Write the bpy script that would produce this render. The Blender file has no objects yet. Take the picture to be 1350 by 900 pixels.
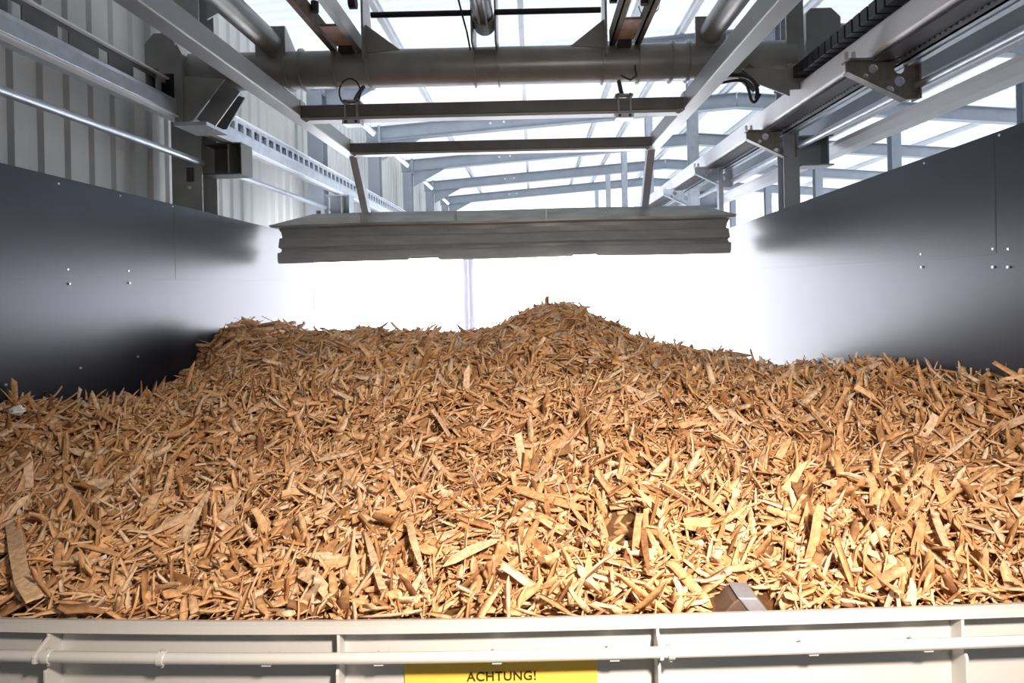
import bpy, math, random
import numpy as np
from mathutils import Vector, Matrix, Euler
random.seed(7); rng = np.random.default_rng(11)
SC = bpy.context.scene; COL = SC.collection

# ------------------------------------------------------------------ camera, world, lights, exposure
F, CX, CY, ROLL, H = 800.0, 702.0, 372.0, 0.0227, 4.0     # focal length in px, principal point, roll, eye height
cd = bpy.data.cameras.new('camera'); cam = bpy.data.objects.new('camera', cd); COL.objects.link(cam)
cd.sensor_width = 36; cd.lens = 36 * F / 1350
cd.shift_x = -(CX - 675) / 1350; cd.shift_y = -(450 - CY) / 1350
cd.clip_end = 300
cam.matrix_world = Matrix.Translation((0, 0, H)) @ Matrix.Rotation(math.radians(90), 4, 'X') @ Matrix.Rotation(-ROLL, 4, 'Z')
SC.camera = cam
W = bpy.data.worlds.new('sky'); SC.world = W; W.use_nodes = True
bg = W.node_tree.nodes['Background']; bg.inputs[0].default_value = (0.86, 0.93, 1.0, 1); bg.inputs[1].default_value = 2.6
SC.view_settings.view_transform = 'Standard'; SC.view_settings.look = 'None'
SC.view_settings.gamma = 1; SC.view_settings.use_curve_mapping = False; SC.view_settings.exposure = 0.0
def area(name, loc, target, size, power, color, shape='DISK'):
    l = bpy.data.lights.new(name, 'AREA'); l.shape = shape; l.size = size; l.energy = power; l.color = color
    o = bpy.data.objects.new(name, l); COL.objects.link(o); o.location = loc
    o.rotation_euler = (Vector(target) - Vector(loc)).to_track_quat('-Z', 'Y').to_euler(); return o
WARM_LAMP = area('warm_flood_lamp', (.55, -.1, H + .70), (0.45, 2.0, H - .9), .20, 74, (1.0, .86, .72))
WARM_LAMP.data.spread = math.radians(110)
WINDOW_GLOW = 8.0

# ------------------------------------------------------------------ pixel helpers (rel. to eye)
def uv(px, py):
    u, v = px - CX, CY - py
    return u + ROLL * v * 0 , v - ROLL * u
def atY(px, py, Y): u, v = uv(px, py); return Vector((u / F * Y, Y, v / F * Y))
def onX(px, py, X): u, v = uv(px, py); Y = X * F / u; return Vector((X, Y, v / F * Y))

# ------------------------------------------------------------------ materials
def mat(name, color, rough=.5, metal=0, noise=0, nscale=6, bump=0, bscale=40, spec=.5, emit=0, stretch=None):
    m = bpy.data.materials.new(name); m.use_nodes = True; nt = m.node_tree; b = nt.nodes['Principled BSDF']
    b.inputs['Base Color'].default_value = (*color, 1); b.inputs['Roughness'].default_value = rough
    b.inputs['Metallic'].default_value = metal
    if name.startswith('dark_blue'): b.inputs['Specular Tint'].default_value = (.80, .84, 1, 1)
    b.inputs['Specular IOR Level'].default_value = spec
    tc = nt.nodes.new('ShaderNodeTexCoord'); mp = nt.nodes.new('ShaderNodeMapping')
    nt.links.new(tc.outputs['Object'], mp.inputs[0])
    if stretch: mp.inputs['Scale'].default_value = stretch
    if noise:
        n = nt.nodes.new('ShaderNodeTexNoise'); n.inputs['Scale'].default_value = nscale; n.inputs['Detail'].default_value = 6
        nt.links.new(mp.outputs[0], n.inputs['Vector'])
        r = nt.nodes.new('ShaderNodeValToRGB'); r.color_ramp.elements[0].position = .3; r.color_ramp.elements[1].position = .7
        r.color_ramp.elements[0].color = (*[c * (1 - noise) for c in color], 1)
        r.color_ramp.elements[1].color = (*[min(1, c * (1 + noise)) for c in color], 1)
        nt.links.new(n.outputs['Fac'], r.inputs[0]); nt.links.new(r.outputs[0], b.inputs['Base Color'])
    if bump:
        n = nt.nodes.new('ShaderNodeTexNoise'); n.inputs['Scale'].default_value = bscale; n.inputs['Detail'].default_value = 4
        nt.links.new(mp.outputs[0], n.inputs['Vector'])
        bp = nt.nodes.new('ShaderNodeBump'); bp.inputs['Strength'].default_value = bump; bp.inputs['Distance'].default_value = .01
        nt.links.new(n.outputs['Fac'], bp.inputs['Height']); nt.links.new(bp.outputs[0], b.inputs['Normal'])
    if emit:
        b.inputs['Emission Color'].default_value = (*color, 1); b.inputs['Emission Strength'].default_value = emit
    return m
M = dict(
    steel=mat('painted_grey_steel', (.31, .314, .308), .34, .3, .12, 5, .05),
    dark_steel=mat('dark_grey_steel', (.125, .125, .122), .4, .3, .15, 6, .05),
    arm=mat('light_grey_paint', (.32, .335, .35), .38, .3, .08, 4),
    galv=mat('galvanised_steel', (.50, .54, .60), .36, .55, .12, 9, .04),
    frame=mat('blue_grey_paint', (.33, .36, .41), .45, .2, .08, 3),
    white_steel=mat('white_painted_steel', (.82, .83, .86), .35, .05, .04, 4),
    clad=mat('white_cladding', (.60, .60, .585), .42, .15, .05, 1.2),
    roof=mat('white_roof_sheet', (.80, .81, .83), .45, .05, .03, 1),
    black=mat('black_rubber', (.012, .012, .018), .5),
    slot=mat('dark_slotted_steel', (.06, .05, .06), .5, .3),
    bunker=mat('dark_blue_coated_steel', (.016, .020, .030), .32, 0.0, .12, 3, .02, 60, spec=.52),
    seam=mat('black_seam', (.012, .013, .016), .5),
    rust=mat('rusty_channel', (.13, .085, .06), .6, .3, .35, 12, .2),
    rustbox=mat('rusty_beige_box', (.45, .32, .24), .6, .1, .25, 14, .1),
    container=mat('cream_white_enamel', (.62, .61, .59), .38, 0, .02, 2, .04, 8),
    tube=mat('cream_white_tube', (.70, .69, .68), .22, .2, .03, 6, .05, 20),
    sign=mat('yellow_sign', (.95, .63, .10), .45),
    signtext=mat('dark_sign_print', (.06, .045, .01), .5),
    blade=mat('brownish_grey_blade_steel', (.235, .232, .215), .45, .4, .22, 3, .12, 10, stretch=(1, 1, 5)),
    concrete=mat('pale_concrete', (.55, .55, .54), .8, 0, .1, 1.5),
    scrap=mat('white_plastic', (.8, .82, .86), .4),
    wedge=mat('worn_zinc', (.35, .35, .40), .45, .5, .2, 15, .1),
    gusset=mat('worn_grey_gusset', (.24, .23, .22), .45, .3, .2, 20, .1),
    bolt=mat('zinc_bolt', (.75, .75, .72), .3, .6),
    mull=mat('glare_washed_frame', (.45, .44, .55), .5),
)
def wood(name, dark=False):
    m = bpy.data.materials.new(name); m.use_nodes = True; nt = m.node_tree; b = nt.nodes['Principled BSDF']
    b.inputs['Roughness'].default_value = .62; b.inputs['Specular IOR Level'].default_value = .3
    at = nt.nodes.new('ShaderNodeAttribute'); at.attribute_name = 'tint'
    n = nt.nodes.new('ShaderNodeTexNoise'); n.inputs['Scale'].default_value = 55; n.inputs['Detail'].default_value = 5
    tc = nt.nodes.new('ShaderNodeTexCoord'); nt.links.new(tc.outputs['Object'], n.inputs['Vector'])
    r = nt.nodes.new('ShaderNodeValToRGB'); r.color_ramp.elements[0].position = .3; r.color_ramp.elements[1].position = .62
    r.color_ramp.elements[0].color = (.62, .56, .5, 1); r.color_ramp.elements[1].color = (1, 1, 1, 1)
    nt.links.new(n.outputs['Fac'], r.inputs[0])
    mx = nt.nodes.new('ShaderNodeMix'); mx.data_type = 'RGBA'; mx.blend_type = 'MULTIPLY'; mx.inputs['Factor'].default_value = 1
    nt.links.new(at.outputs['Color'], mx.inputs['A']); nt.links.new(r.outputs[0], mx.inputs['B'])
    nt.links.new(mx.outputs['Result'], b.inputs['Base Color'])
    return m
M['wood'] = wood('splintered_wood')
def translucent(m, color, fac):
    nt = m.node_tree; b = nt.nodes['Principled BSDF']; out = nt.nodes['Material Output']
    t = nt.nodes.new('ShaderNodeBsdfTranslucent'); t.inputs[0].default_value = (*color, 1); mx = nt.nodes.new('ShaderNodeMixShader')
    mx.inputs[0].default_value = fac; nt.links.new(b.outputs[0], mx.inputs[1]); nt.links.new(t.outputs[0], mx.inputs[2]); nt.links.new(mx.outputs[0], out.inputs[0])
translucent(M['roof'], (.95, .97, 1), .33)
translucent(M['mull'], (.86, .85, .95), .72)  # posts let light through, imitating the glare that washes them pale
gl = bpy.data.materials.new('backlit_window_sheet'); gl.use_nodes = True
b = gl.node_tree.nodes['Principled BSDF']; b.inputs['Base Color'].default_value = (.9, .9, .95, 1)
b.inputs['Emission Color'].default_value = (.93, .95, 1, 1); b.inputs['Emission Strength'].default_value = WINDOW_GLOW
M['window'] = gl
M['lamp'] = mat('lit_tube', (.95, .97, 1), .4, emit=3)

# ------------------------------------------------------------------ mesh builder
class MB:
    def __init__(s): s.v = []; s.f = []; s.sm = False
    def add(s, vs, fs):
        k = len(s.v); s.v += [Vector(p) for p in vs]; s.f += [tuple(i + k for i in f) for f in fs]; return s
    def box(s, a, b_):
        x0, y0, z0 = a; x1, y1, z1 = b_
        return s.add([(x0,y0,z0),(x1,y0,z0),(x1,y1,z0),(x0,y1,z0),(x0,y0,z1),(x1,y0,z1),(x1,y1,z1),(x0,y1,z1)],
                     [(0,3,2,1),(4,5,6,7),(0,1,5,4),(1,2,6,5),(2,3,7,6),(3,0,4,7)])
    def beam(s, p, q, w, h, up=(0, 0, 1)):
        p, q = Vector(p), Vector(q); d = (q - p).normalized(); r = d.cross(Vector(up)).normalized() * w / 2
        u = r.cross(d).normalized() * h / 2
        c = [p-r-u, p+r-u, p+r+u, p-r+u, q-r-u, q+r-u, q+r+u, q-r+u]
        return s.add(c, [(0,1,2,3),(7,6,5,4),(0,4,5,1),(1,5,6,2),(2,6,7,3),(3,7,4,0)])
    def ibeam(s, p, q, w, h, t=.015, up=(0, 0, 1)):
        p, q = Vector(p), Vector(q); d = (q - p).normalized(); r = d.cross(Vector(up)).normalized(); u = r.cross(d).normalized()
        s.beam(p, q, t, h - 2*t, up); s.beam(p + u*(h/2 - t/2), q + u*(h/2 - t/2), w, t, up)
        return s.beam(p - u*(h/2 - t/2), q - u*(h/2 - t/2), w, t, up)
    def tube(s, pts, r, n=16, cap=True, inner=None):
        pts = [Vector(p) for p in pts]; s.sm = True; rings = []
        for i, p in enumerate(pts):
            d = (pts[min(i+1, len(pts)-1)] - pts[max(i-1, 0)]).normalized()
            a = d.cross(Vector((0, 0, 1)) if abs(d.z) < .9 else Vector((1, 0, 0))).normalized(); c = d.cross(a)
            rr = r[i] if isinstance(r, (list, tuple)) else r
            rings.append([p + (a*math.cos(2*math.pi*k/n) + c*math.sin(2*math.pi*k/n)) * rr for k in range(n)])
        k0 = len(s.v); s.v += [v for rg in rings for v in rg]
        for i in range(len(pts)-1):
            for k in range(n):
                s.f.append((k0+i*n+k, k0+i*n+(k+1) % n, k0+(i+1)*n+(k+1) % n, k0+(i+1)*n+k))
        if cap: s.f += [tuple(k0+n-1-k for k in range(n)), tuple(k0+(len(pts)-1)*n+k for k in range(n))]
        return s
    def prism(s, poly, axis, a, b_):          # poly of 2-tuples in the other two axes, extruded along axis
        def P(c, t): return {'X': (t, c[0], c[1]), 'Y': (c[0], t, c[1]), 'Z': (c[0], c[1], t)}[axis]
        n = len(poly)
        return s.add([P(c, a) for c in poly] + [P(c, b_) for c in poly],
                     [tuple(range(n))[::-1], tuple(range(n, 2*n))] + [(k, (k+1) % n, n+(k+1) % n, n+k) for k in range(n)])
    def build(s, name, m, parent=None, bevel=0, solid=0, smooth=None):
        vs = [v + Vector((0, 0, H)) for v in s.v]
        if parent is not None: o0 = wloc(parent)
        else:
            mn = [min(v[i] for v in vs) for i in range(3)]; mx = [max(v[i] for v in vs) for i in range(3)]
            o0 = Vector(((mn[0]+mx[0])/2, (mn[1]+mx[1])/2, mn[2]))
        me = bpy.data.meshes.new(name); me.from_pydata([tuple(v - o0) for v in vs], [], s.f); me.materials.append(m)
        import bmesh
        bm = bmesh.new(); bm.from_mesh(me); bmesh.ops.recalc_face_normals(bm, faces=bm.faces); bm.to_mesh(me); bm.free()
        if s.sm if smooth is None else smooth:
            me.polygons.foreach_set('use_smooth', [True]*len(me.polygons)); me.set_sharp_from_angle(angle=math.radians(35))
        o = bpy.data.objects.new(name, me); COL.objects.link(o)
        if parent is not None: o.parent = parent
        else: o.location = o0
        if solid: md = o.modifiers.new('solid', 'SOLIDIFY'); md.thickness = solid; md.offset = 0
        if bevel: md = o.modifiers.new('bevel', 'BEVEL'); md.width = bevel; md.segments = 2; md.limit_method = 'ANGLE'
        return o
def wloc(o):
    v = Vector(o.location)
    while o.parent: o = o.parent; v += Vector(o.location)
    return v
def tag(o, label, cat, group=None, kind=None):
    o['label'] = label; o['category'] = cat
    if group: o['group'] = group
    if kind: o['kind'] = kind
    return o
def struct(o, label=None):
    o['kind'] = 'structure'
    if label: o['label'] = label
    return o
def thing(name, loc, label, cat, group=None):
    o = bpy.data.objects.new(name, None); COL.objects.link(o); o.location = (loc[0], loc[1], loc[2] + H); o.empty_display_size = .1
    return tag(o, label, cat, group)
ORD = ['nearest', 'second nearest', 'third nearest', 'fourth nearest', 'fifth nearest', 'sixth nearest', 'farthest']
NTH = ['first', 'second', 'third', 'fourth', 'fifth', 'sixth', 'seventh', 'eighth', 'ninth', 'tenth', 'eleventh', 'twelfth',
       'thirteenth', 'fourteenth', 'fifteenth', 'sixteenth', 'seventeenth', 'eighteenth', 'nineteenth', 'twentieth']

# ------------------------------------------------------------------ the hall shell
XL, XRIDGE, XR, YN, YF = -3.78, 4.6, 13.2, -3.0, 28.0
RZ = lambda x: 3.62 + .072 * (x - XL) if x < XRIDGE else 3.62 + .072 * (XRIDGE - XL) - .08 * (x - XRIDGE)
fl = struct(MB().box((XL-1, YN-1, -4.1), (XR+6, YF+6, -4.0)).build('floor', M['concrete']), 'pale concrete hall floor')
# corrugated left wall: trapezoid ribs standing vertical
def corrugated(a0, a1, pitch, d, pt, t=.004):
    prof = []; y = a0
    while y < a1:
        prof += [(y, 0), (y+.38*pitch, 0), (y+.5*pitch, d), (y+.88*pitch, d)]; y += pitch
    prof.append((y, 0)); m = MB(); lo, hi = pt
    for (p, dd) in prof: m.v += [lo(p, dd), hi(p, dd)]
    for i in range(len(prof)-1): m.f.append((2*i, 2*i+2, 2*i+3, 2*i+1))
    return m
wl = corrugated(YN, YF, .27, .026, (lambda y, d: Vector((XL+d, y, -4.0)), lambda y, d: Vector((XL+d, y, 3.6)))).build('wall_left', M['clad'], solid=.006)
struct(wl, 'white vertically corrugated metal cladding on the left side of the hall')
wr = MB().box((XR, YN, -4), (XR+.1, 7.0, 3.5)).build('blocker_wall_right', M['clad']); struct(wr)  # unseen wall added to keep side daylight off the near end
wb = MB().box((XL, YN-.15, -4), (XR, YN, 4.3)).build('blocker_wall_back', M['clad']); struct(wb)  # unseen wall added behind the eye to shut out sky light
for nm, x0, x1 in (('ceiling', XL-.1, XRIDGE), ('ceiling', XRIDGE, XR)):
    r = corrugated(YN+8.88, YF, .24, .035, (lambda y, d: Vector((x0, y, RZ(x0)+d)), lambda y, d: Vector((x1, y, RZ(x1)+d)))).build(nm, M['roof'])
    struct(r, 'white ribbed translucent roof sheeting of the hall')
    r = corrugated(YN, YN+8.8, .24, .035, (lambda y, d: Vector((x0, y, RZ(x0)+d)), lambda y, d: Vector((x1, y, RZ(x1)+d)))).build(nm, M['clad'])  # unseen near stretch made opaque to cut cool roof light
    struct(r, 'unseen near roof sheeting made solid to hold back daylight')
# translucent roof lights: no painted glow, the sheets let daylight through
BAYS = [6.2, 9.8, 13.4, 17.0, 20.6, 24.2]
# purlins
pxs = [-1.98, -.08, 1.62, 2.48, 4.35, 5.6, 6.9, 8.3, 9.6, 11.0]
for i, x in enumerate(pxs):
    m = MB(); z = RZ(x) - .07; m.box((x-.008, YN, z-.07), (x+.008, YF, z+.06)); m.box((x-.04, YN, z-.075), (x+.04, YF, z-.065)); m.box((x-.04, YN, z+.055), (x+.04, YF, z+.065))
    tag(m.build('roof_purlin', M['white_steel']), 'white roof purlin running away down the hall, %s from the left wall' % NTH[i], 'purlin', 'white purlins under the roof')
# rafters + left columns + right column rows
def column(x, Y, zt, w, label, group, m='frame', holes=False, z0=-4.0):
    t = thing('steel_column', (x, Y, z0), label, 'column', group)
    b = MB(); b.box((x-w/2, Y-w/2, z0), (x+w/2, Y-w/2+.014, zt)); b.box((x-w/2, Y+w/2-.014, z0), (x+w/2, Y+w/2, zt)); b.box((x-.006, Y-w/2+.014, z0), (x+.006, Y+w/2-.014, zt))
    b.build('shaft', M[m], t)
    c = MB()
    c.box((x-w/2-.03, Y-w/2-.03, z0), (x+w/2+.03, Y+w/2+.03, z0+.03)).build('base_plate', M[m], t)
    if holes:
        for zz in (1.02, 1.31):
            MB().tube([(x+.03, Y-w/2-.012, zz), (x+.03, Y-w/2, zz)], .018, 6).build('bolt', M['bolt'], t)
        MB().box((x+.0, Y-w/2-.006, 1.08), (x+.07, Y-w/2, 1.22)).build('slot_cover', M['slot'], t)
    return t
for i, Y in enumerate(BAYS):
    column(-3.42, Y, RZ(-3.42)-.5, .30 if i == 0 else .24, '%s tall steel column standing against the left corrugated wall' % ORD[i], 'steel columns along the left wall', 'steel' if i < 1 else 'frame', i < 2)
    column(8.05, Y, RZ(8.05)-.50, .2, '%s slim column in the far right row under the roof rafters' % ORD[i], 'slim columns of the far right row')
    t = thing('roof_rafter', (-3.5, Y, RZ(-3.5)-.5), 'blue grey roof rafter spanning the hall, %s to the viewer' % ORD[i], 'rafter', 'rafters under the white roof')
    for x0, x1, nm in ((-3.6, XRIDGE, 'left_beam'), (XRIDGE, XR, 'right_beam')):
        MB().ibeam((x0, Y, RZ(x0)-.32), (x1, Y, RZ(x1)-.32), .2, .32).build('beam', M['frame'], t)
    MB().box((-3.32, Y-.1, RZ(-3.3)-.56), (-3.26, Y+.1, RZ(-3.3)-.14)).build('end_plate', M['frame'], t)
    MB().prism([(-3.26, RZ(-3.3)-.9), (-3.26, RZ(-3.3)-.45), (-2.3, RZ(-2.3)-.45)], 'Y', Y-.01, Y+.01).build('haunch', M['frame'], t)
    for x in (-.85, -.55):
        MB().tube([(x, Y-.02, RZ(x)-.3), (x, Y-.008, RZ(x)-.3)], .03, 8).build('bolt', M['bolt'], t)
for i, Y in enumerate([6.2, 9.8, 13.4, 17.0, 20.6, 24.2]):
    column(2.64, Y, RZ(2.64)-.5 if i else 3.4, .15 if i else .16, '%s steel column beside the right crane runway' % ORD[i], 'steel columns beside the right runway', 'galv' if i else 'frame')

# crane runways
def slotted(m, x, t, z0, z1, y0, y1, pitch, win):
    zz0, zz1 = z0 + (z1-z0)*.22, z1 - (z1-z0)*.22
    m.box((x, y0, z0), (x+t, y1, zz0)); m.box((x, y0, zz1), (x+t, y1, z1)); y = y0
    while y < y1 - pitch*.5: m.box((x, y, zz0), (x+t, y + pitch - win, zz1)); y += pitch
def runway(side):
    s = -1 if side == 'left' else 1
    X = -3.0 if s < 0 else 2.36; y0, y1 = .3, 26
    t = thing('crane_runway', (X, y0, 1.3), 'long %s crane runway beam with slotted strip, running along the %s side' % ('grey' if s < 0 else 'white', side), 'runway beam', 'crane runway beams')
    if s < 0:
        m = MB(); m.prism([(X, 1.50), (X, 1.60), (X-.012, 1.635), (X-.04, 1.645), (X-.16, 1.645), (X-.16, 1.49), (X-.02, 1.49)], 'Y', y0, y1)
        m.build('rail_beam', M['galv'], t, bevel=.008)
        m = MB(); slotted(m, X-.10, .008, 1.645, 1.80, y0, 5.05, .38, .10); m.build('slotted_strip', M['dark_steel'], t)  # near length of the same strip, its dimness put into a darker steel
        m = MB(); slotted(m, X-.10, .008, 1.645, 1.80, 5.05, y1, .19, .12); m.build('slotted_strip', M['galv'], t)
        MB().box((X-.15, 5.0, 1.645), (X-.142, y1, 1.80)).build('back_web', M['frame'], t)
        MB().box((X-.16, y0, 1.80), (X-.06, y1, 1.815)).build('top_flange', M['white_steel'], t)
        MB().box((X-.05, y0, 1.475), (X+.012, y1, 1.49)).build('lower_lip', M['white_steel'], t)
    else:
        m = MB(); m.prism([(X, 1.515), (X, 1.68), (X+.03, 1.70), (X+.14, 1.70), (X+.14, 1.50), (X+.02, 1.50)], 'Y', y0, y1)
        m.build('rail_beam', M['white_steel'], t, bevel=.008)
        m = MB(); slotted(m, X+.16, .012, 1.47, 1.56, y0, y1, .12, .07); m.build('slotted_strip', M['slot'], t)
        MB().box((X+.01, y0, 1.465), (X+.15, y1, 1.475)).build('lower_lip', M['slot'], t)
        m = MB(); m.box((X+.2, y0, 1.44), (X+.212, y1, 1.535)); m.box((X+.2, y0, 1.44), (X+.25, y1, 1.45))
        o = m.build('perforated_channel', M['galv'], t)
        m = MB(); y = y0 + .1
        while y < 14: m.box((X+.196, y, 1.475), (X+.1995, y+.014, 1.495)); y += .05
        m.build('perforation', M['slot'], t)
        MB().box((X+.26, y0, 1.43), (X+.31, y1, 1.60)).build('inner_channel', M['galv'], t)
        MB().box((X+.175, y0, 1.50), (X+.26, y1, 1.506)).build('soffit', M['galv'], t)
    return t
RL, RR = runway('left'), runway('right')
# side girders of the right runway
g = thing('runway_girder', (2.9, .3, 1.3), 'wide blue grey I-girder behind the right crane runway', 'girder')
MB().box((2.98, .3, 1.44), (3.0, 26, 1.78)).build('web', M['frame'], g)
MB().box((2.90, .3, 1.42), (3.10, 26, 1.44)).build('lower_flange', M['white_steel'], g)
MB().box((2.88, .3, 1.78), (3.10, 26, 1.80)).build('upper_flange', M['white_steel'], g)
t = MB(); t.prism([(3.12, 1.33), (3.12, 1.37), (3.2, 1.39), (3.3, 1.30), (3.3, 1.26), (3.2, 1.28)], 'Y', .3, 26)
tag(t.build('cable_tray', M['white_steel']), 'pale folded steel tray along the outer lower side of the right girder', 'tray')
# round rails in the bays
for i, (ya, yb) in enumerate([(.6, 6.06), (6.34, 9.66), (9.94, 13.26), (13.5, 16.8)]):
    o = MB().tube([(-3.27, ya, 1.265), (-3.27, yb, 1.265)], .032).build('round_rail', M['galv'])
    tag(o, 'round grey rail under the left crane runway, in the %s bay' % ORD[i], 'rail', 'round rails along the left wall')
    o = MB().tube([(2.70, ya, 1.30), (2.70, yb, 1.30)], .030).build('round_rail', M['galv'])
    tag(o, 'round grey rail under the right crane runway, in the %s bay' % ORD[i], 'rail', 'round rails along the right runway')
for i, Y in enumerate([10.4, 13.6, 17.2, 20.8]):
    t = thing('tube_light', (-3.0, Y, 2.9), 'white tube light hung under the roof by the left wall, %s of the row' % ORD[i], 'light', 'tube lights along the left eave')
    MB().box((-3.05, Y, 2.92), (-2.95, Y+1.3, 2.96)).build('housing', M['white_steel'], t)
    MB().tube([(-3.0, Y+.03, 2.90), (-3.0, Y+1.27, 2.90)], .02, 12).build('tube', M['lamp'], t)
    for yy in (Y+.2, Y+1.1): MB().tube([(-3.0, yy, 2.95), (-3.0, yy, RZ(-3.0))], .004, 6).build('hanger_wire', M['galv'], t)
# bracket stubs on the left columns, gusset brackets on the right
for i, Y in enumerate(BAYS[:4]):
    t = thing('runway_bracket', (-3.1, Y, 1.16), 'dark box bracket carrying the left runway on the %s wall column' % ORD[i], 'bracket', 'box brackets under the left runway')
    m = MB(); m.box((-3.27, Y-.12, 1.15), (-2.9, Y+.12, 1.165)); m.box((-3.27, Y-.12, 1.455), (-2.9, Y+.12, 1.47)); m.box((-3.27, Y+.10, 1.165), (-2.9, Y+.112, 1.455))
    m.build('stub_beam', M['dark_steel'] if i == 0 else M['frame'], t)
    MB().box((-3.03, Y-.11, 1.165), (-3.015, Y+.1, 1.455)).build('stiffener', M['steel'], t)
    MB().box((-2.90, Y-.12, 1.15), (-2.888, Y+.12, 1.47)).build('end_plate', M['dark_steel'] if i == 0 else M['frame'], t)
    t = thing('runway_bracket', (2.95, Y, 1.12), 'blue grey box bracket on the outer side of the %s right runway column' % ORD[i], 'bracket', 'box brackets behind the right runway')
    m = MB(); m.box((2.73, Y-.1, 1.11), (3.06, Y+.12, 1.125)); m.box((2.73, Y-.1, 1.40), (3.06, Y+.12, 1.415)); m.box((2.73, Y+.05, 1.125), (3.06, Y+.062, 1.40)); m.build('stub_beam', M['frame'], t)
    MB().box((3.0, Y-.1, 1.125), (3.012, Y+.05, 1.40)).build('stiffener', M['frame'], t)
def gusset(Y, label, m):
    t = thing('gusset_bracket', (2.4, Y, 1.2), label, 'bracket', 'gusset brackets under the right runway rail')
    pts = [(2.20, 1.475), (2.68, 1.475), (2.68, 1.21), (2.60, 1.20), (2.20, 1.40)]
    # plate with round holes cut by ring topology
    hs = [(2.39, 1.42, .033), (2.57, 1.42, .036), (2.57, 1.33, .036), (2.50, 1.27, .032), (2.335, 1.37, .020)]
    o = MB().prism(pts, 'Y', Y-.006, Y+.006).build('plate', M[m], t)
    cut = MB()
    for (hx, hz, r) in hs: cut.tube([(hx, Y-.05, hz), (hx, Y+.05, hz)], r, 20)
    c = cut.build('cutter', M[m]); md = o.modifiers.new('holes', 'BOOLEAN'); md.object = c; md.operation = 'DIFFERENCE'; md.solver = 'EXACT'
    dg = bpy.context.evaluated_depsgraph_get(); me = bpy.data.meshes.new_from_object(o.evaluated_get(dg))
    # modifier result is in local space of the plate
    o.modifiers.clear(); o.data = me; bpy.data.objects.remove(c, do_unlink=True)
    MB().box((2.20, Y-.055, 1.470), (2.68, Y+.055, 1.482)).build('top_flange', M[m], t)
    MB().box((2.68, Y-.05, 1.20), (2.692, Y+.05, 1.55)).build('end_plate', M[m], t)
    MB().beam((2.20, Y, 1.398), (2.60, Y, 1.198), .07, .01).build('edge_strip', M[m], t)
    for dx in (.03, .08): MB().tube([(2.16+dx, Y-.03, 1.48), (2.16+dx, Y-.03, 1.53)], .014, 6).build('bolt', M['bolt'], t)
bpy.context.view_layer.update()
gusset(4.2, 'nearest triangular gusset bracket with round holes, hanging at upper right', 'gusset')
gusset(6.15, 'triangular gusset bracket joined to the nearest column beside the right runway', 'gusset')
gusset(8.1, 'pale gusset bracket third along the right runway', 'galv')
gusset(10.05, 'small far gusset bracket fourth along the right runway', 'galv')
MB_post = MB().box((2.50, 8.05, -.5), (2.56, 8.13, 1.47)); tag(MB_post.build('hanger_post', M['galv']), 'thin pale post under the third gusset bracket of the right runway', 'post')
# energy chain on the right
ch = MB(); y = .4
while y < 5.6:
    ch.box((2.30, y, 1.715), (2.42, y+.085, 1.815)); ch.box((2.315, y+.085, 1.73), (2.405, y+.1, 1.80)); y += .1
tag(ch.build('cable_chain', M['black'], bevel=.004), 'black articulated cable chain lying along the top of the right runway', 'cable chain')

# ------------------------------------------------------------------ the crane
YC, ZC, R = 5.4, 1.93, .162; D_BLADE = 6.5
cr = thing('overhead_crane', (-.3, YC, 1.3), 'grey overhead crane with thick round cross tube, two long arms and crossbars', 'crane')
MB().tube([(-2.98, YC, ZC), (2.34, YC, ZC)], R, 40).build('cross_tube', M['steel'], cr)
def ring(x, w=.014, r=.20, drop=0, m='steel'):
    MB().tube([(x-w/2, YC, ZC-drop), (x+w/2, YC, ZC-drop)], r, 40).build('collar_ring', M[m], cr)
for px in (389, 407, 452, 495, 633, 664, 800, 847, 890, 912): ring((px-CX)/F*YC, r=R+.022)
# longitudinal round tubes running towards the viewer
for px in (372, 938):
    x = (px-CX)/F*YC
    MB().tube([(x, .6, ZC+.2), (x, YC-.05, ZC+.2)], .10, 28).build('side_tube', M['steel'], cr)
    MB().box((x-.13, YC-.14, ZC+.02), (x+.13, YC-.12, ZC+.34)).build('saddle_plate', M['steel'], cr)
    MB().prism([(YC-.12, ZC+.34), (YC+.3, ZC+.1), (YC-.12, ZC+.1)], 'X', x+.11, x+.13).build('gusset_plate', M['steel'], cr)
x = (648-CX)/F*YC
MB().tube([(x, .6, ZC+.33), (x, YC-.16, ZC+.33)], .085, 28).build('centre_tube', M['steel'], cr)
for dx in (-.1, .1): MB().box((x+dx-.008, YC-.3, ZC+.1), (x+dx+.008, YC+.1, ZC+.62)).build('side_plate', M['steel'], cr)
m = MB()
pr = [(math.cos(a)*.092, math.sin(a)*.092) for a in [math.pi + math.pi*k/16 for k in range(17)]]
out = [(math.cos(a)*.1, math.sin(a)*.11) for a in [2*math.pi - math.pi*k/16 for k in range(17)]]
m.prism([(x+a, ZC+.33+b_) for a, b_ in pr+out], 'Y', YC-.34, YC-.12).build('saddle', M['steel'], cr)
for dx in (-.03, .03): MB().tube([(x+dx, .8, ZC+.235), (x+dx, YC-.3, ZC+.235)], .012, 8).build('pipe', M['galv'], cr)
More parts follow.
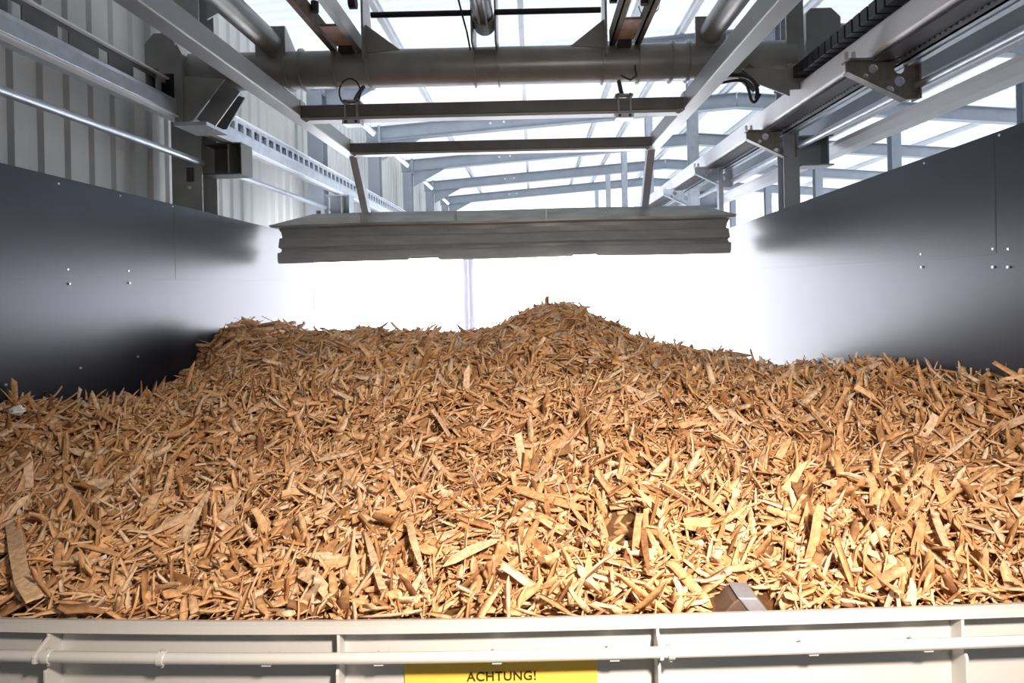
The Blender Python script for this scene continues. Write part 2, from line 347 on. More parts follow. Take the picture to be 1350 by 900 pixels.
# trolley plates and gussets near the rusty channels
for px, s in ((495, 1), (802, -1)):
    x = (px-CX)/F*YC
    MB().prism([(YC-.25, ZC), (YC-.25, ZC+.62), (YC-.05, ZC+.62), (YC+.12, ZC)], 'X', x-.009, x+.009).build('trolley_plate', M['steel'], cr)
    MB().prism([(x, ZC+.33), (x, ZC+.08), (x+s*.30, ZC+.1)], 'Y', YC-.17, YC-.155).build('gusset_plate', M['steel'], cr)
    for k, dx in enumerate((-.21*s, -.42*s) if False else ((-s*.05), (-s*.27))):
        xx = x + dx
        m = MB(); m.box((xx-.006, 1.2, ZC+.12), (xx+.006, YC-.1, ZC+.25)); m.box((xx-.006, 1.2, ZC+.12), (xx-s*.045, YC-.1, ZC+.128)); m.box((xx-.006, 1.2, ZC+.242), (xx-s*.045, YC-.1, ZC+.25))
        m.build('rusty_channel', M['rust'] if (k == 1 or s < 0) else M['steel'], cr)
    MB().box((min(x-s*.24, x-s*.08), YC-.6, ZC+.13), (max(x-s*.24, x-s*.08), YC-.2, ZC+.15)).build('tray_plate', M['rustbox'], cr)
    MB().box((min(x-s*.22, x-s*.10), YC-.21, ZC+.08), (max(x-s*.22, x-s*.10), YC-.12, ZC+.15)).build('motor_box', M['slot'], cr)
    MB().tube([(x-s*.24, YC-.7, ZC+.2), (x-s*.24, YC-.7, ZC+.28)], .03, 10).build('roller', M['slot'], cr)
    MB().box((min(x-s*.07, x-s*.11), 1.5, ZC+.14), (max(x-s*.07, x-s*.11), YC-.2, ZC+.17)).build('guide_bar', M['galv'], cr)
    MB().tube([(x-s*.03, YC-.3, ZC+.45), (x-s*.09, YC-.3, ZC+.45)], .05, 16).build('wheel', M['slot'], cr)
xa, xb = (497-CX)/F*(YC-.3), (800-CX)/F*(YC-.3); xm = (648-CX)/F*YC
for a, b_ in ((xa, xm-.1), (xm+.1, xb)): MB().tube([(a, YC-.3, ZC+.345), (b_, YC-.3, ZC+.345)], .024, 14).build('drive_shaft', M['black'], cr)
# arms, crossbars, legs
AL, AR, ZA = -1.80, 1.23, 1.35
for s, xi in ((-1, AL), (1, AR)):
    MB().box((min(xi, xi+s*.12), .6, ZA), (max(xi, xi+s*.12), 6.42, ZA+.13)).build('arm', M['arm'], cr, bevel=.008)
    MB().prism([(6.30, ZA+.02), (6.42, ZA+.02), (6.98, .66), (6.86, .66)], 'X', min(xi, xi+s*.08), max(xi, xi+s*.08)).build('hanger_leg', M['frame'], cr, bevel=.005)
    MB().box((min(xi, xi+s*.08), D_BLADE+.10, .60), (max(xi, xi+s*.08), 6.98, .66)).build('leg_foot', M['frame'], cr)
    for yy in (4.83, 6.13): MB().box((xi-s*.004 if s > 0 else xi, yy-.05, ZA-.02), (xi if s > 0 else xi+.004, yy+.05, ZA+.13)).build('joint_plate', M['steel'], cr)
    xt = (372-CX)/F*YC if s < 0 else (938-CX)/F*YC
    MB().beam((xi+s*.06, 1.5, ZA+.10), (xt, 1.5, ZC+.13), .10, .05, (0, 1, 0)).build('hanger', M['steel'], cr)
for yy in (4.83, 6.13):
    MB().box((AL, yy-.05, ZA-.01), (AR, yy+.05, ZA+.085)).build('crossbar', M['dark_steel'], cr, bevel=.006)
    MB().box((AL+.02, yy-.045, ZA-.035), (AR-.02, yy+.06, ZA-.012)).build('crossbar_lip', M['arm'], cr)
    for xx in (AL+.05, AR-.05): MB().tube([(xx, yy-.055, ZA-.03), (xx, yy-.03, ZA-.03)], .02, 10).build('bolt', M['steel'], cr)
for px in (471, 827):                                   # clamps on the front crossbar
    x = (px-CX)/F*4.83
    m = MB(); m.box((x-.055, 4.765, ZA-.05), (x-.04, 4.90, ZA+.12)); m.box((x+.04, 4.765, ZA-.05), (x+.055, 4.90, ZA+.12)); m.box((x-.07, 4.765, ZA+.10), (x+.07, 4.90, ZA+.115)); m.build('clamp', M['steel'], cr)
    MB().box((x-.07, 4.76, ZA-.075), (x+.07, 4.88, ZA-.04)).build('clamp_foot', M['galv'], cr)
    for dx in (-.04, .04): MB().tube([(x+dx, 4.75, ZA-.058), (x+dx, 4.762, ZA-.058)], .012, 8).build('bolt', M['slot'], cr)
    MB().tube([(x, 4.85, ZA+.11), (x, 4.95, ZA+.2), (x+.01, 5.1, ZA+.32)], .018, 10).build('hook', M['slot'], cr)
pts = [((471-CX)/F*4.83 + .085*math.cos(a) - .03, 4.85, ZA+.20+.11*math.sin(a)) for a in [2*math.pi*k/18 - 1.2 for k in range(16)]]
MB().tube(pts, .007, 8).build('hose_loop', M['black'], cr)
xr = (827-CX)/F*4.83
MB().tube([(xr, 4.9, ZA+.30), (xr+.08, 4.95, ZA+.28), (xr+.14, 5.0, ZA+.33), (xr+.15, 5.1, ZA+.45)], .008, 8).build('hose', M['black'], cr)
for px in (0,):
    MB().tube([atY(512, 107, YC+.1), atY(790, 102.5, YC+.1)], .008, 8).build('thin_rod', M['black'], cr)
    MB().tube([atY(612, -4, YC-.35), atY(618, 22, YC-.35), atY(623, 42, YC-.33), atY(627, 66, YC-.2)], .008, 8).build('cable', M['black'], cr)
    MB().tube([atY(880, -4, 4.9), atY(876, 12, 4.9), atY(866, 22, 4.9), atY(854, 20, 4.9), atY(850, 8, 4.9)], .004, 8).build('cable', M['black'], cr)
# end carriages
hexp = [(-3.02, 1.66), (-3.02, 2.12), (-3.08, 2.21), (-3.2, 2.21), (-3.28, 2.12), (-3.28, 1.80), (-3.22, 1.80), (-3.22, 1.90), (-3.17, 1.90), (-3.17, 1.80), (-3.10, 1.80)]
c = MB().prism(hexp, 'Y', YC-.20, YC+.25).build('end_carriage', M['steel'], cr, bevel=.008)
MB().box((-3.24, YC-.22, 1.655), (-3.03, YC+.2, 1.85)).build('wheel_block', M['black'], cr)
MB().prism([(-3.02, 1.42), (-3.02, 2.08), (-2.99, 2.10), (-2.95, 2.02), (-2.95, 1.42)], 'Y', YC-.22, YC+.22).build('end_plate', M['steel'], cr)
MB().prism([(-2.95, 1.83), (-2.60, 1.80), (-2.88, 1.46), (-2.95, 1.44)], 'Y', YC-.20, YC-.185).build('gusset_plate', M['steel'], cr)
MB().beam((-2.58, YC-.1, 1.77), (-2.83, YC-.1, 1.44), .17, .012, (0, 1, 0)).build('gusset_edge', M['arm'], cr)
MB().prism([(-2.95, 1.44), (-2.72, 1.44), (-2.55, 1.72), (-2.62, 1.74)], 'Y', YC+.06, YC+.075).build('gusset_plate', M['dark_steel'], cr)
MB().box((-3.02, YC-.24, 1.40), (-2.74, YC+.12, 1.43)).build('guide_shoe', M['galv'], cr)
c = MB().prism([(2.42, 1.84), (2.42, 2.27), (2.46, 2.32), (2.64, 2.32), (2.72, 2.24), (2.72, 1.84)], 'Y', YC-.15, YC+.2).build('end_carriage', M['steel'], cr, bevel=.008)
MB().prism([(2.25, 1.62), (2.40, 1.62), (2.40, 2.75), (2.25, 2.75)], 'Y', YC-.14, YC-.12).build('end_plate', M['steel'], cr)
MB().prism([(2.25, 1.78), (1.85, 1.80), (1.98, 1.66), (2.25, 1.55)], 'Y', YC-.18, YC-.165).build('gusset_plate', M['steel'], cr)
MB().beam((1.86, YC-.15, 1.79), (2.0, YC-.15, 1.65), .16, .02, (0, 1, 0)).build('gusset_edge', M['dark_steel'], cr)
# hoses at the right end
for k, pp in enumerate(([(940,102),(968,99),(990,101),(1001,110),(1004,122),(1002,131)], [(948,111),(975,106),(988,109),(993,120),(996,132),(1001,134),(1008,124)])):
    o = MB(); P = [atY(a, b_, YC-.32) for a, b_ in pp]
    Q = []
    for i in range(len(P)-1):
        p0, p1, p2, p3 = P[max(i-1,0)], P[i], P[i+1], P[min(i+2, len(P)-1)]
        for j in range(5):
            t = j/5; Q.append(.5*((2*p1)+(p2-p0)*t+(2*p0-5*p1+4*p2-p3)*t*t+(3*p1-p0-3*p2+p3)*t**3))
    Q.append(P[-1])
    tag(o.tube(Q, .017 if k == 0 else .012, 10).build('hydraulic_hose', M['black']),
        '%s black hydraulic hose curling down at the right end of the crane tube' % ('thicker upper' if k == 0 else 'thinner lower'), 'hose', 'hoses at the right end of the crane')

# ------------------------------------------------------------------ levelling blade
D = 6.5
bl = thing('levelling_blade', (-.3, D, .26), 'long dark grey ribbed steel blade hanging above the wood chips', 'blade')
rows = [(.793, .12, -2.37, 1.86), (.67, -.02, -2.80, 2.20), (.655, -.02, -2.78, 2.18), (.645, .09, -2.74, 2.155), (.60, .10, -2.715, 2.13), (.54, .09, -2.70, 2.115),
        (.525, .01, -2.70, 2.115), (.44, -.03, -2.70, 2.115), (.425, .08, -2.705, 2.125), (.385, .09, -2.72, 2.14), (.37, .02, -2.73, 2.145), (.285, .0, -2.72, 2.13), (.265, .0, -2.71, 2.12)]
segs = [-99, (480-CX)/F*D, (603-CX)/F*D, (722-CX)/F*D, (838-CX)/F*D, 99]
m = MB(); K = 140; NT = [((a-CX)/F*D, (b_-CX)/F*D) for a, b_ in ((541, 577), (755, 788))]
for (zr, dyr, x0, x1) in rows:
    for k in range(K+1):
        z, dy = zr, dyr
        x = x0 + (x1-x0)*k/K
        if z < .27 and any(a <= x <= b_ for a, b_ in NT): z = .305; dy = .008
        elif z < .31 and z > .27 and any(a <= x <= b_ for a, b_ in NT): z = .312
        elif z in (.305, .312): z = zr; dy = dyr
        m.v.append(Vector((x, D+dy+.004*math.sin(x*9)*math.sin(z*31), z + .004*math.sin(3*x))))
for i in range(len(rows)-1):
    for k in range(K): a = i*(K+1)+k; m.f.append((a, a+1, a+K+2, a+K+1))
m.build('face_sheet', M['blade'], bl, solid=.018)
for x in segs[1:4]:
    MB().box((x-.006, D-.055, .67), (x+.006, D+.02, .775)).build('seam_strip', M['arm'], bl)
MB().box((-2.66, D+.12, .29), (2.06, D+.13, .64)).build('back_sheet', M['dark_steel'], bl)
for x in (-2.0, -.9, .3, 1.4): MB().prism([(D+.09, .3), (D+.09, .62), (D+.2, .6)], 'X', x-.006, x+.006).build('stiffener', M['dark_steel'], bl)

# ------------------------------------------------------------------ bunker: side walls, backlit window
XW0, XW1, YW = -2.85, 2.28, 7.9
def bunker_wall(side):
    s = -1 if side == 'left' else 1; X = XW0 if s < 0 else XW1; t0, t1 = (.712, .665) if s < 0 else (.68, .585)
    t = thing('bunker_wall', (X, 2, -4), 'dark glossy steel side wall of the bunker, on the %s' % side, 'bunker wall', None)
    zt = lambda y: t0 + (t1-t0)*(y-3)/3.5
    a, b_ = X, X + s*.05
    m = MB(); m.prism([(.9, -4), (YW, -4), (YW, .09), (.9, .09)], 'X', a+s*.006, b_); m.build('lower_plate', M['bunker'], t)
    m = MB(); m.prism([(.9, .085), (YW, .085), (YW, zt(YW)), (.9, zt(.9))], 'X', a, b_); m.build('upper_plate', M['bunker'], t)
    for y in (([4.85] if s < 0 else [2.98]) ):
        MB().box((min(a-s*.0008, a+s*.01), y-.003, .09), (max(a-s*.0008, a+s*.01), y+.003, zt(y))).build('seam', M['seam'], t)
    m = MB(); m.prism([(.9, zt(.9)), (YW, zt(YW)), (YW, zt(YW)-.015), (.9, zt(.9)-.015)], 'X', b_, b_+s*.06).build('top_edge', M['dark_steel'], t)
    for y in (1.5, 3.2, 5.0, 6.8): MB().box((min(b_, b_+s*.1), y-.05, -4), (max(b_, b_+s*.1), y+.05, .5)).build('outer_post', M['dark_steel'], t)
    dots = [(90,355),(92,374),(170,357),(171,373),(80,242),(161,258),(230,272),(5,507),(104,485),(180,470)] if s < 0 else \
           [(1310,328),(1330,328),(1309,352),(1329,352),(1215,335),(1215,352),(1322,178),(1222,215),(1299,487)]
    for px, py in dots:
        p = onX(px, py, X); MB().tube([p - Vector((s*.003, 0, 0)), p + Vector((s*.01, 0, 0))], .007, 6).build('bolt', M['bolt'], t)
bunker_wall('left'); bunker_wall('right')
w = MB().box((XW0, YW+.02, -1.6), (XW1, YW+.04, .80)).build('window_1', M['window']); struct(w, 'overexposed backlit translucent end window of the bunker')
for (x0, x1) in (((611-CX)/F*YW, (617-CX)/F*YW), ((619-CX)/F*YW, (625-CX)/F*YW)):
    o = MB().box((x0, YW-.03, -1.6), (x1, YW+.02, .80)).build('window_frame', M['mull'], w) if False else None
t = MB(); t.box(((611.5-CX)/F*YW, YW-.06, -1.6), ((617-CX)/F*YW, YW+.015, .80)); t.box(((619-CX)/F*YW, YW-.06, -1.6), ((625-CX)/F*YW, YW+.015, .80)); t.box(((611.5-CX)/F*YW, YW-.02, -1.6), ((625-CX)/F*YW, YW+.015, .80))
tag(t.build('window_post', M['mull']), 'double post washed pale lilac by glare, standing before the bright window, left of the chip mound', 'post', 'posts before the bright window')
t = MB(); t.box(((747.5-CX)/F*YW, YW-.05, -1.6), ((753.5-CX)/F*YW, YW+.015, .80))
tag(t.build('window_post', M['mull']), 'single post washed pale lilac by glare, behind the peak of the chip mound', 'post', 'posts before the bright window')
sl = MB().box((XW0, YW-.02, -4), (XW1, YW+.12, -1.6)).build('wall_front', M['bunker']); struct(sl, 'dark low wall under the bright window')

# ------------------------------------------------------------------ container wall in front
ZT = -.885
def bow(x):   # the sheet bulges a little towards the viewer
    t = (x + .05) / 1.45; return 1.578 + (.058 if t < 0 else .018) * t * t
CW = thing('container_wall', (0, 1.6, -4), 'cream white steel container wall with rim, fins and horizontal tube in front of the chips', 'container wall')
def bowed(prof, x0, x1, name, m, n=48, bevel=0, parent=None):
    b = MB(); k = len(prof)
    for i in range(n+1):
        x = x0 + (x1-x0)*i/n; yb = bow(x)
        for (dy, z) in prof: b.v.append(Vector((x, yb+dy, z)))
    for i in range(n):
        for j in range(k): b.f.append((i*k+j, i*k+(j+1) % k, (i+1)*k+(j+1) % k, (i+1)*k+j))
    b.f += [tuple(range(k)), tuple(n*k+j for j in range(k))[::-1]]
    return b.build(name, M[m], parent or CW, bevel=bevel)
X0, X1 = -2.78, 2.22
bowed([(0, ZT), (0, ZT-.022), (.005, ZT-.026), (.052, ZT-.026), (.052, ZT-.012), (.022, ZT)], X0, X1, 'rim', 'container')
bowed([(.048, ZT-.02), (.048, -4), (.054, -4), (.054, ZT-.02)], X0, X1, 'sheet', 'container')
prof = [(-.030+.0135*math.cos(a), ZT-.066+.0135*math.sin(a)) for a in [2*math.pi*k/14 for k in range(14)]]
tb = bowed(prof, X0, X1, 'tube', 'tube', 60); tb.data.polygons.foreach_set('use_smooth', [True]*len(tb.data.polygons))
for px in (-370, 42, 437, 855, 1257, 1660):
    x = (px-CX)/F*1.60; y = bow(x)
    MB().prism([(y+.004, ZT-.02), (y+.05, ZT-.02), (y+.05, -2.2), (y-.01, -2.2), (y-.01, ZT-.12), (y+.004, ZT-.09)], 'X', x-.004, x+.004).build('fin', M['container'], CW, bevel=.0015)
    if px in (42, 855): MB().prism([(y-.046, ZT-.058), (y+.004, ZT-.035), (y+.01, ZT-.10), (y-.046, ZT-.078)], 'X', x-.005, x+.005).build('tube_lug', M['container'], CW, bevel=.002)
for px in (870, 48, 205):
    x = (px-CX)/F*1.58; y = bow(x)-.030
    MB().tube([(x-.008, y, ZT-.066), (x+.008, y, ZT-.066)], .0175, 16).build('clamp', M['tube'], CW)
    MB().tube([(x, y, ZT-.044), (x, y, ZT-.09)], .004, 8).build('clamp_bolt', M['bolt'], CW)
for px in (345, 492, 645, 797, 1055, 1205): 
    x = (px-CX)/F*1.58; y = bow(x)-.030; MB().box((x-.012, y-.004, ZT-.084), (x+.012, y+.06, ZT-.077)).build('tube_bracket', M['container'], CW)
sg = thing('warning_sign', ((649-CX)/F*1.6, 1.61, ZT-.3), 'yellow ACHTUNG! warning sign fixed on the cream container wall', 'sign')
xs0, xs1 = (521-CX)/F*1.617, (776-CX)/F*1.617; yS = bow((xs0+xs1)/2)+.044
MB().box((xs0, yS, ZT-.34), (xs1, yS+.003, ZT-.121)).build('plate', M['sign'], sg, bevel=.001)
fc = bpy.data.curves.new('t', 'FONT'); fc.body = 'ACHTUNG!'; fc.align_x = 'CENTER'; fc.size = .034; fc.extrude = .0006; fc.offset = .0005; fc.space_character = 1.08
fo = bpy.data.objects.new('t', fc); COL.objects.link(fo); bpy.context.view_layer.update()
tm = bpy.data.meshes.new_from_object(fo.evaluated_get(bpy.context.evaluated_depsgraph_get())); bpy.data.objects.remove(fo)
tm.materials.clear(); tm.materials.append(M['signtext']); to = bpy.data.objects.new('lettering', tm); COL.objects.link(to)
to.parent = sg; p = Vector(((649-CX)/F*1.6, yS-.0008, ZT-.176)); to.location = p - (Vector(sg.location) - Vector((0, 0, H))); to.rotation_euler = (math.radians(90), 0, 0)
for xx in (xs0+.01, xs1-.01): MB().tube([(xx, yS-.002, ZT-.13), (xx, yS, ZT-.13)], .0025, 8).build('rivet', M['bolt'], sg)
# screws on the sheet
# ------------------------------------------------------------------ the chip pile
ctrl = []
def cp(p): ctrl.append((p.x, p.y, p.z))
for px, py in ((0,538),(60,540),(130,538),(200,524),(240,494),(268,455),(285,440)): cp(onX(px, py, XW0))
for px, py in ((1349,500),(1290,503),(1250,510),(1225,492),(1180,480),(1120,480),(1080,486),(1040,512),(1010,515)): cp(onX(px, py, XW1))
YR = 5.2
for px, py in ((320,431),(345,430),(400,444),(450,440),(500,441),(560,442),(600,445),(650,442),(672,432),(695,412),(715,405),(735,404),(760,408),(785,420),(810,435),(835,450),(880,466),(920,467),(960,468),(992,486)): cp(atY(px, py, YR))
for X in np.linspace(-2.8, 2.2, 14): ctrl.append((X, 1.64, -.892)); ctrl.append((X, 6.6, -1.15 if X > -2.3 else -.8)); ctrl.append((X, 7.6, -1.6)); ctrl.append((X, 2.45, -.80 + (.03 if X > 1 else 0) - (.05 if X < -1.5 else 0)))
for X, z in ((-1.9, -.66), (-1.4, -.60), (-.9, -.59), (-.3, -.60), (.3, -.60), (.9, -.62), (1.4, -.64)): ctrl.append((X, 3.55, z))
for X, z in ((1.95, -.76), (-2.2, -.66),(-1.8, -.50), (-1.2, -.47), (-.5, -.49), (.2, -.42), (.8, -.56), (1.5, -.66)): ctrl.append((X, 4.4, z))
CT = np.array(ctrl)
def softnoise(x, y):
    return (.5*np.sin(x*5.1+1.3*np.sin(y*3.7)) * np.cos(y*4.3+.7) + .3*np.sin(x*11.3+y*7.9+1) + .25*np.sin(x*17.7-y*13.1+2)*np.cos(y*19) + .2*np.sin(x*31+y*23))
HOLE = []
def height(x, y):
    x = np.atleast_1d(np.asarray(x, float)); y = np.atleast_1d(np.asarray(y, float)); out = np.empty_like(x)
    for i in range(0, len(x), 20000):
        d2 = ((x[i:i+20000, None]-CT[None, :, 0]))**2 + ((y[i:i+20000, None]-CT[None, :, 1])*.8)**2 + .0035
        w = d2**-2.0; out[i:i+20000] = (w*CT[None, :, 2]).sum(1)/w.sum(1)
    k = np.clip((y-1.66)/.5, 0, 1)
    out += softnoise(x, y)*.036*k
    for (hx, hy, r, dp) in HOLE: out -= dp*np.exp(-(((x-hx)/r)**2+((y-hy)/(r*1.5))**2)**2)
    return out
def hit(px, py):
    u, v = uv(px, py); Y = np.linspace(1.6, 7, 1200); X = u/F*Y; Z = v/F*Y; hh = height(X, Y); k = np.argmax(Z < hh); return Vector((X[k], Y[k], hh[k]))
hs = [hit(812, 668), hit(512, 636), hit(1060, 640), hit(740, 508), hit(632, 598), hit(470, 610)]
for p, r, dp in zip(hs, (.075, .06, .05, .05, .07, .06), (.26, .12, .07, .04, .09, .08)): HOLE.append((p.x, p.y, r, dp))

def chip_shape(L, Wd, T, r):
    """one splinter along x: 5 stations of 4 corners, ragged tapered ends, slight bend and twist"""
    n = len(L); S = np.array([-.5, -.34, .0, .33, .5]); V = np.zeros((n, 5, 4, 3))
    e0 = np.where(r.random(n) < .55, r.uniform(.5, 1, n), r.uniform(.03, .3, n)); e1 = np.where(r.random(n) < .25, r.uniform(.5, 1, n), r.uniform(.02, .3, n))
    endw = np.stack([e0, r.uniform(.75, 1.05, n), np.ones(n), r.uniform(.5, .95, n), e1], 1)
    bend = r.normal(0, .035, n); tw = r.normal(0, .4, n); sk = r.normal(0, .4, (n, 5)); sk[:, 1:4] *= .3
    for k in range(5):
        w = Wd*endw[:, k]/2; t = T*(.55+.45*endw[:, k])/2; x = S[k]*L; zc = bend*L*(1-(2*S[k])**2)*1.2; yc = sk[:, k]*Wd*.5
        for j, (sy, sz) in enumerate(((-1, -1), (1, -.6), (1, .6), (-1, 1))):
            yy = sy*w; zz = sz*t; a = tw*S[k]; V[:, k, j, 0] = x + (sy*Wd*.25*r.uniform(-1, 1, n) if k in (0, 4) else 0)
            V[:, k, j, 1] = yc + yy*np.cos(a)-zz*np.sin(a); V[:, k, j, 2] = zc + yy*np.sin(a)+zz*np.cos(a)
    return V.reshape(n, 20, 3)
CF = []
for k in range(4):
    for j in range(4): CF.append((k*4+j, k*4+(j+1) % 4, (k+1)*4+(j+1) % 4, (k+1)*4+j))
CF += [(3, 2, 1, 0), (16, 17, 18, 19)]; CF = np.array(CF)
N = 56000
yy = 1.605 + (5.9-1.605)*rng.random(N*3)**1.15; xx = rng.uniform(XW0+.02, XW1-.02, N*3)
n0 = (np.abs(xx/yy*F+CX-675) < 760).sum(); vis = (np.abs(xx/yy*F+CX-675) < 1350); N = int(N*vis.sum()/n0); xx, yy = xx[vis][:N], yy[vis][:N]; N = len(xx)
big = rng.random(N)
sc = 1 + .10*(yy-1.7)
L = np.clip(rng.lognormal(math.log(.080), .45, N), .028, .21)*sc; Wd = L*np.where(rng.random(N) < .4, rng.uniform(.06, .12, N), rng.uniform(.12, .30, N)); Wd = np.clip(Wd, .004, .030*sc); T = Wd*rng.uniform(.15, .5, N); T = np.clip(T, .0018, .007)
V = chip_shape(L, Wd, T, rng)
e = .03; h0 = height(xx, yy); nx = -(height(xx+e, yy)-h0)/e; ny = -(height(xx, yy+e)-h0)/e
nrm = np.stack([nx, ny, np.ones(N)], 1); nrm /= np.linalg.norm(nrm, axis=1)[:, None]
az = rng.uniform(0, 2*np.pi, N); fld = .9 + 1.6*np.sin(xx*1.3+.6)*np.cos(yy*1.1) + .9*np.sin(xx*3.1+yy*2.3); fld = np.where(xx < -.6, .75, fld); az = np.where(rng.random(N) < .5, fld + rng.normal(0, .45, N), az); d = np.stack([np.cos(az), np.sin(az), np.zeros(N)], 1)
d -= nrm*(d*nrm).sum(1)[:, None]; d /= np.linalg.norm(d, axis=1)[:, None]
flat = np.clip(1.25-(yy-2.6)*.42, .35, 1); tilt = rng.normal(0, .38, N)*flat + flat* np.where(rng.random(N) < .24, rng.uniform(.4, 1.25, N), 0)
d = d*np.cos(tilt)[:, None] + nrm*np.sin(tilt)[:, None]
side = np.cross(nrm, d); side /= np.linalg.norm(side, axis=1)[:, None]; up = np.cross(d, side)
ro = rng.normal(0, .75, N); s2 = side*np.cos(ro)[:, None]+up*np.sin(ro)[:, None]; u2 = np.cross(d, s2)
layer = rng.uniform(-.055, .014, N); front = np.clip((yy-1.63)/.25, 0, 1); layer = np.where(front < 1, np.minimum(layer, -.012+.026*front), layer)
# near the rim keep chips behind the sheet
Cn = np.stack([xx, yy, h0+layer+np.abs(np.sin(tilt))*L*.22], 1)
PW = Cn[:, None, :] + V[:, :, 0:1]*d[:, None, :] + V[:, :, 1:2]*s2[:, None, :] + V[:, :, 2:3]*u2[:, None, :]
PW[:, :, 0] = np.clip(PW[:, :, 0], XW0+.004, XW1-.004)
rim = np.interp(PW[:, :, 0], np.linspace(-2.8, 2.3, 60), [bow(a) for a in np.linspace(-2.8, 2.3, 60)]) + .058
PW[:, :, 1] = np.maximum(PW[:, :, 1], np.where(PW[:, :, 2] > ZT+.003, rim-.034, rim))
low = (PW[:, :, 1] < rim+.004) & (PW[:, :, 1] > rim-.0335) & (PW[:, :, 2] < ZT+.003)
keep = np.ones(N, bool)
for p, r in zip(hs[:2], (.06, .03)): keep &= ~((xx-p.x)**2+((yy-p.y)/1.5)**2 < r**2)
keep &= ~((np.abs(PW[:, :, 0]-.565) < .075) & (PW[:, :, 1] < 1.765)).any(1)
keep &= ~low.any(1)
for p, r in zip(hs[:1], (.040,)): keep &= ~(((PW[:, :, 0]-p.x)**2+((PW[:, :, 1]-p.y)/1.9)**2).min(1) < r*r)
# tints
base = np.array([[.78, .50, .28], [.70, .41, .20], [.56, .305, .135], [.84, .62, .43], [.40, .205, .09], [.27, .13, .055]])
pk = rng.choice(6, N, p=[.28, .27, .16, .17, .08, .04]); tint = base[pk]*rng.uniform(.88, 1.12, (N, 1)); tint = np.clip(tint, 0, .92)
score = L*Wd/yy**2*np.where(layer > .002, 1, .02)*np.where((np.abs((xx/yy*F+CX)-675) < 660) & (yy > 1.8), 1, 0)*keep
top = np.argsort(-score)[:300]; ind = np.zeros(N, bool); ind[top] = True
def set_tint(me, cols):
    a = me.color_attributes.new('tint', 'FLOAT_COLOR', 'POINT'); c4 = np.ones((len(cols), 4), np.float32); c4[:, :3] = cols; a.data.foreach_set('color', c4.ravel())
rest = np.where(~ind & keep)[0]; n = len(rest)
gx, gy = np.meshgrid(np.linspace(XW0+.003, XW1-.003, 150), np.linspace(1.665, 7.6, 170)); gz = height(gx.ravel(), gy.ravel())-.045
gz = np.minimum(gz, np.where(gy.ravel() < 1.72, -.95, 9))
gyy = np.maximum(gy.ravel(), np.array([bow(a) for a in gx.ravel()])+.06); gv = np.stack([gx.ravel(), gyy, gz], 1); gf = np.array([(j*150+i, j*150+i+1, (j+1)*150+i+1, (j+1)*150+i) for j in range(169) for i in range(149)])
# skirt under the surface so that the heap is solid down to the floor is hidden by the walls
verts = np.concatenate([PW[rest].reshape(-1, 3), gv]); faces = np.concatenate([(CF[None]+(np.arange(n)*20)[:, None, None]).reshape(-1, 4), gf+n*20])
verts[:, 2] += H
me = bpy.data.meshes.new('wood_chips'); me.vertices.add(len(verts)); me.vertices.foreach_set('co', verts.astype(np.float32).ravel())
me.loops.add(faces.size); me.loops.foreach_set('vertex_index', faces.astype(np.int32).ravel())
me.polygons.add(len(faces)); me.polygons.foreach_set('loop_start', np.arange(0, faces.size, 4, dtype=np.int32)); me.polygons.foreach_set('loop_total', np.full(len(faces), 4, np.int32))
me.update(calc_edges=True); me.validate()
gt = np.tile(np.array([[.13, .065, .025]]), (len(gv), 1)); set_tint(me, np.concatenate([np.repeat(tint[rest], 20, 0), gt]))  # base surface tinted dark to stand for shade in gaps and hollow
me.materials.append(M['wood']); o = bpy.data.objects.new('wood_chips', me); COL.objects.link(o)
tag(o, 'deep heap of splintered orange brown wood chips filling the bunker', 'wood chips', None, 'stuff')
for i in top:
    c = Cn[i]; me = bpy.data.meshes.new('wood_chip'); me.from_pydata([tuple(q) for q in (PW[i]-c)], [], [tuple(int(a) for a in f) for f in CF]); set_tint(me, np.repeat(tint[i:i+1], 20, 0))
    me.materials.append(M['wood']); o = bpy.data.objects.new('wood_chip', me); COL.objects.link(o); o.location = (c[0], c[1], c[2]+H)
    tag(o, 'large pale wood splinter lying loose among many on the near surface of the heap', 'wood chip', 'loose wood splinters on the heap')
# named larger sticks
def stick(a, b_, w, t, col, label, lift=.035, ya=None, yb=None, k=0):
    pa = hit(*a) if ya is None else atY(*a, ya); pb = hit(*b_) if yb is None else atY(*b_, yb)
    lift = .03 + lift*.6 if ya is None else lift; w *= 1.15
    pa = pa + Vector((0, 0, lift)); pb = pb + Vector((0, 0, lift)); d = (pb-pa); L = d.length; d.normalize()
    s = d.cross(Vector((0, -.5, 1))).normalized(); u = s.cross(d); r = np.random.default_rng(100+k)
    V = chip_shape(np.array([L]), np.array([w]), np.array([t]), r)[0]; c = (pa+pb)/2
    P = [tuple(d*q[0]+s*q[1]+u*q[2]) for q in V]
    me = bpy.data.meshes.new('wood_stick'); me.from_pydata(P, [], [tuple(int(q) for q in f) for f in CF]); set_tint(me, np.tile(np.array([col]), (20, 1)))
    me.materials.append(M['wood']); o = bpy.data.objects.new('wood_stick', me); COL.objects.link(o); o.location = c + Vector((0, 0, H)); o.modifiers.new('b', 'BEVEL').width = .001
    tag(o, label, 'wood stick')
pale, mid, dk = (.84, .58, .36), (.66, .38, .19), (.36, .18, .08)
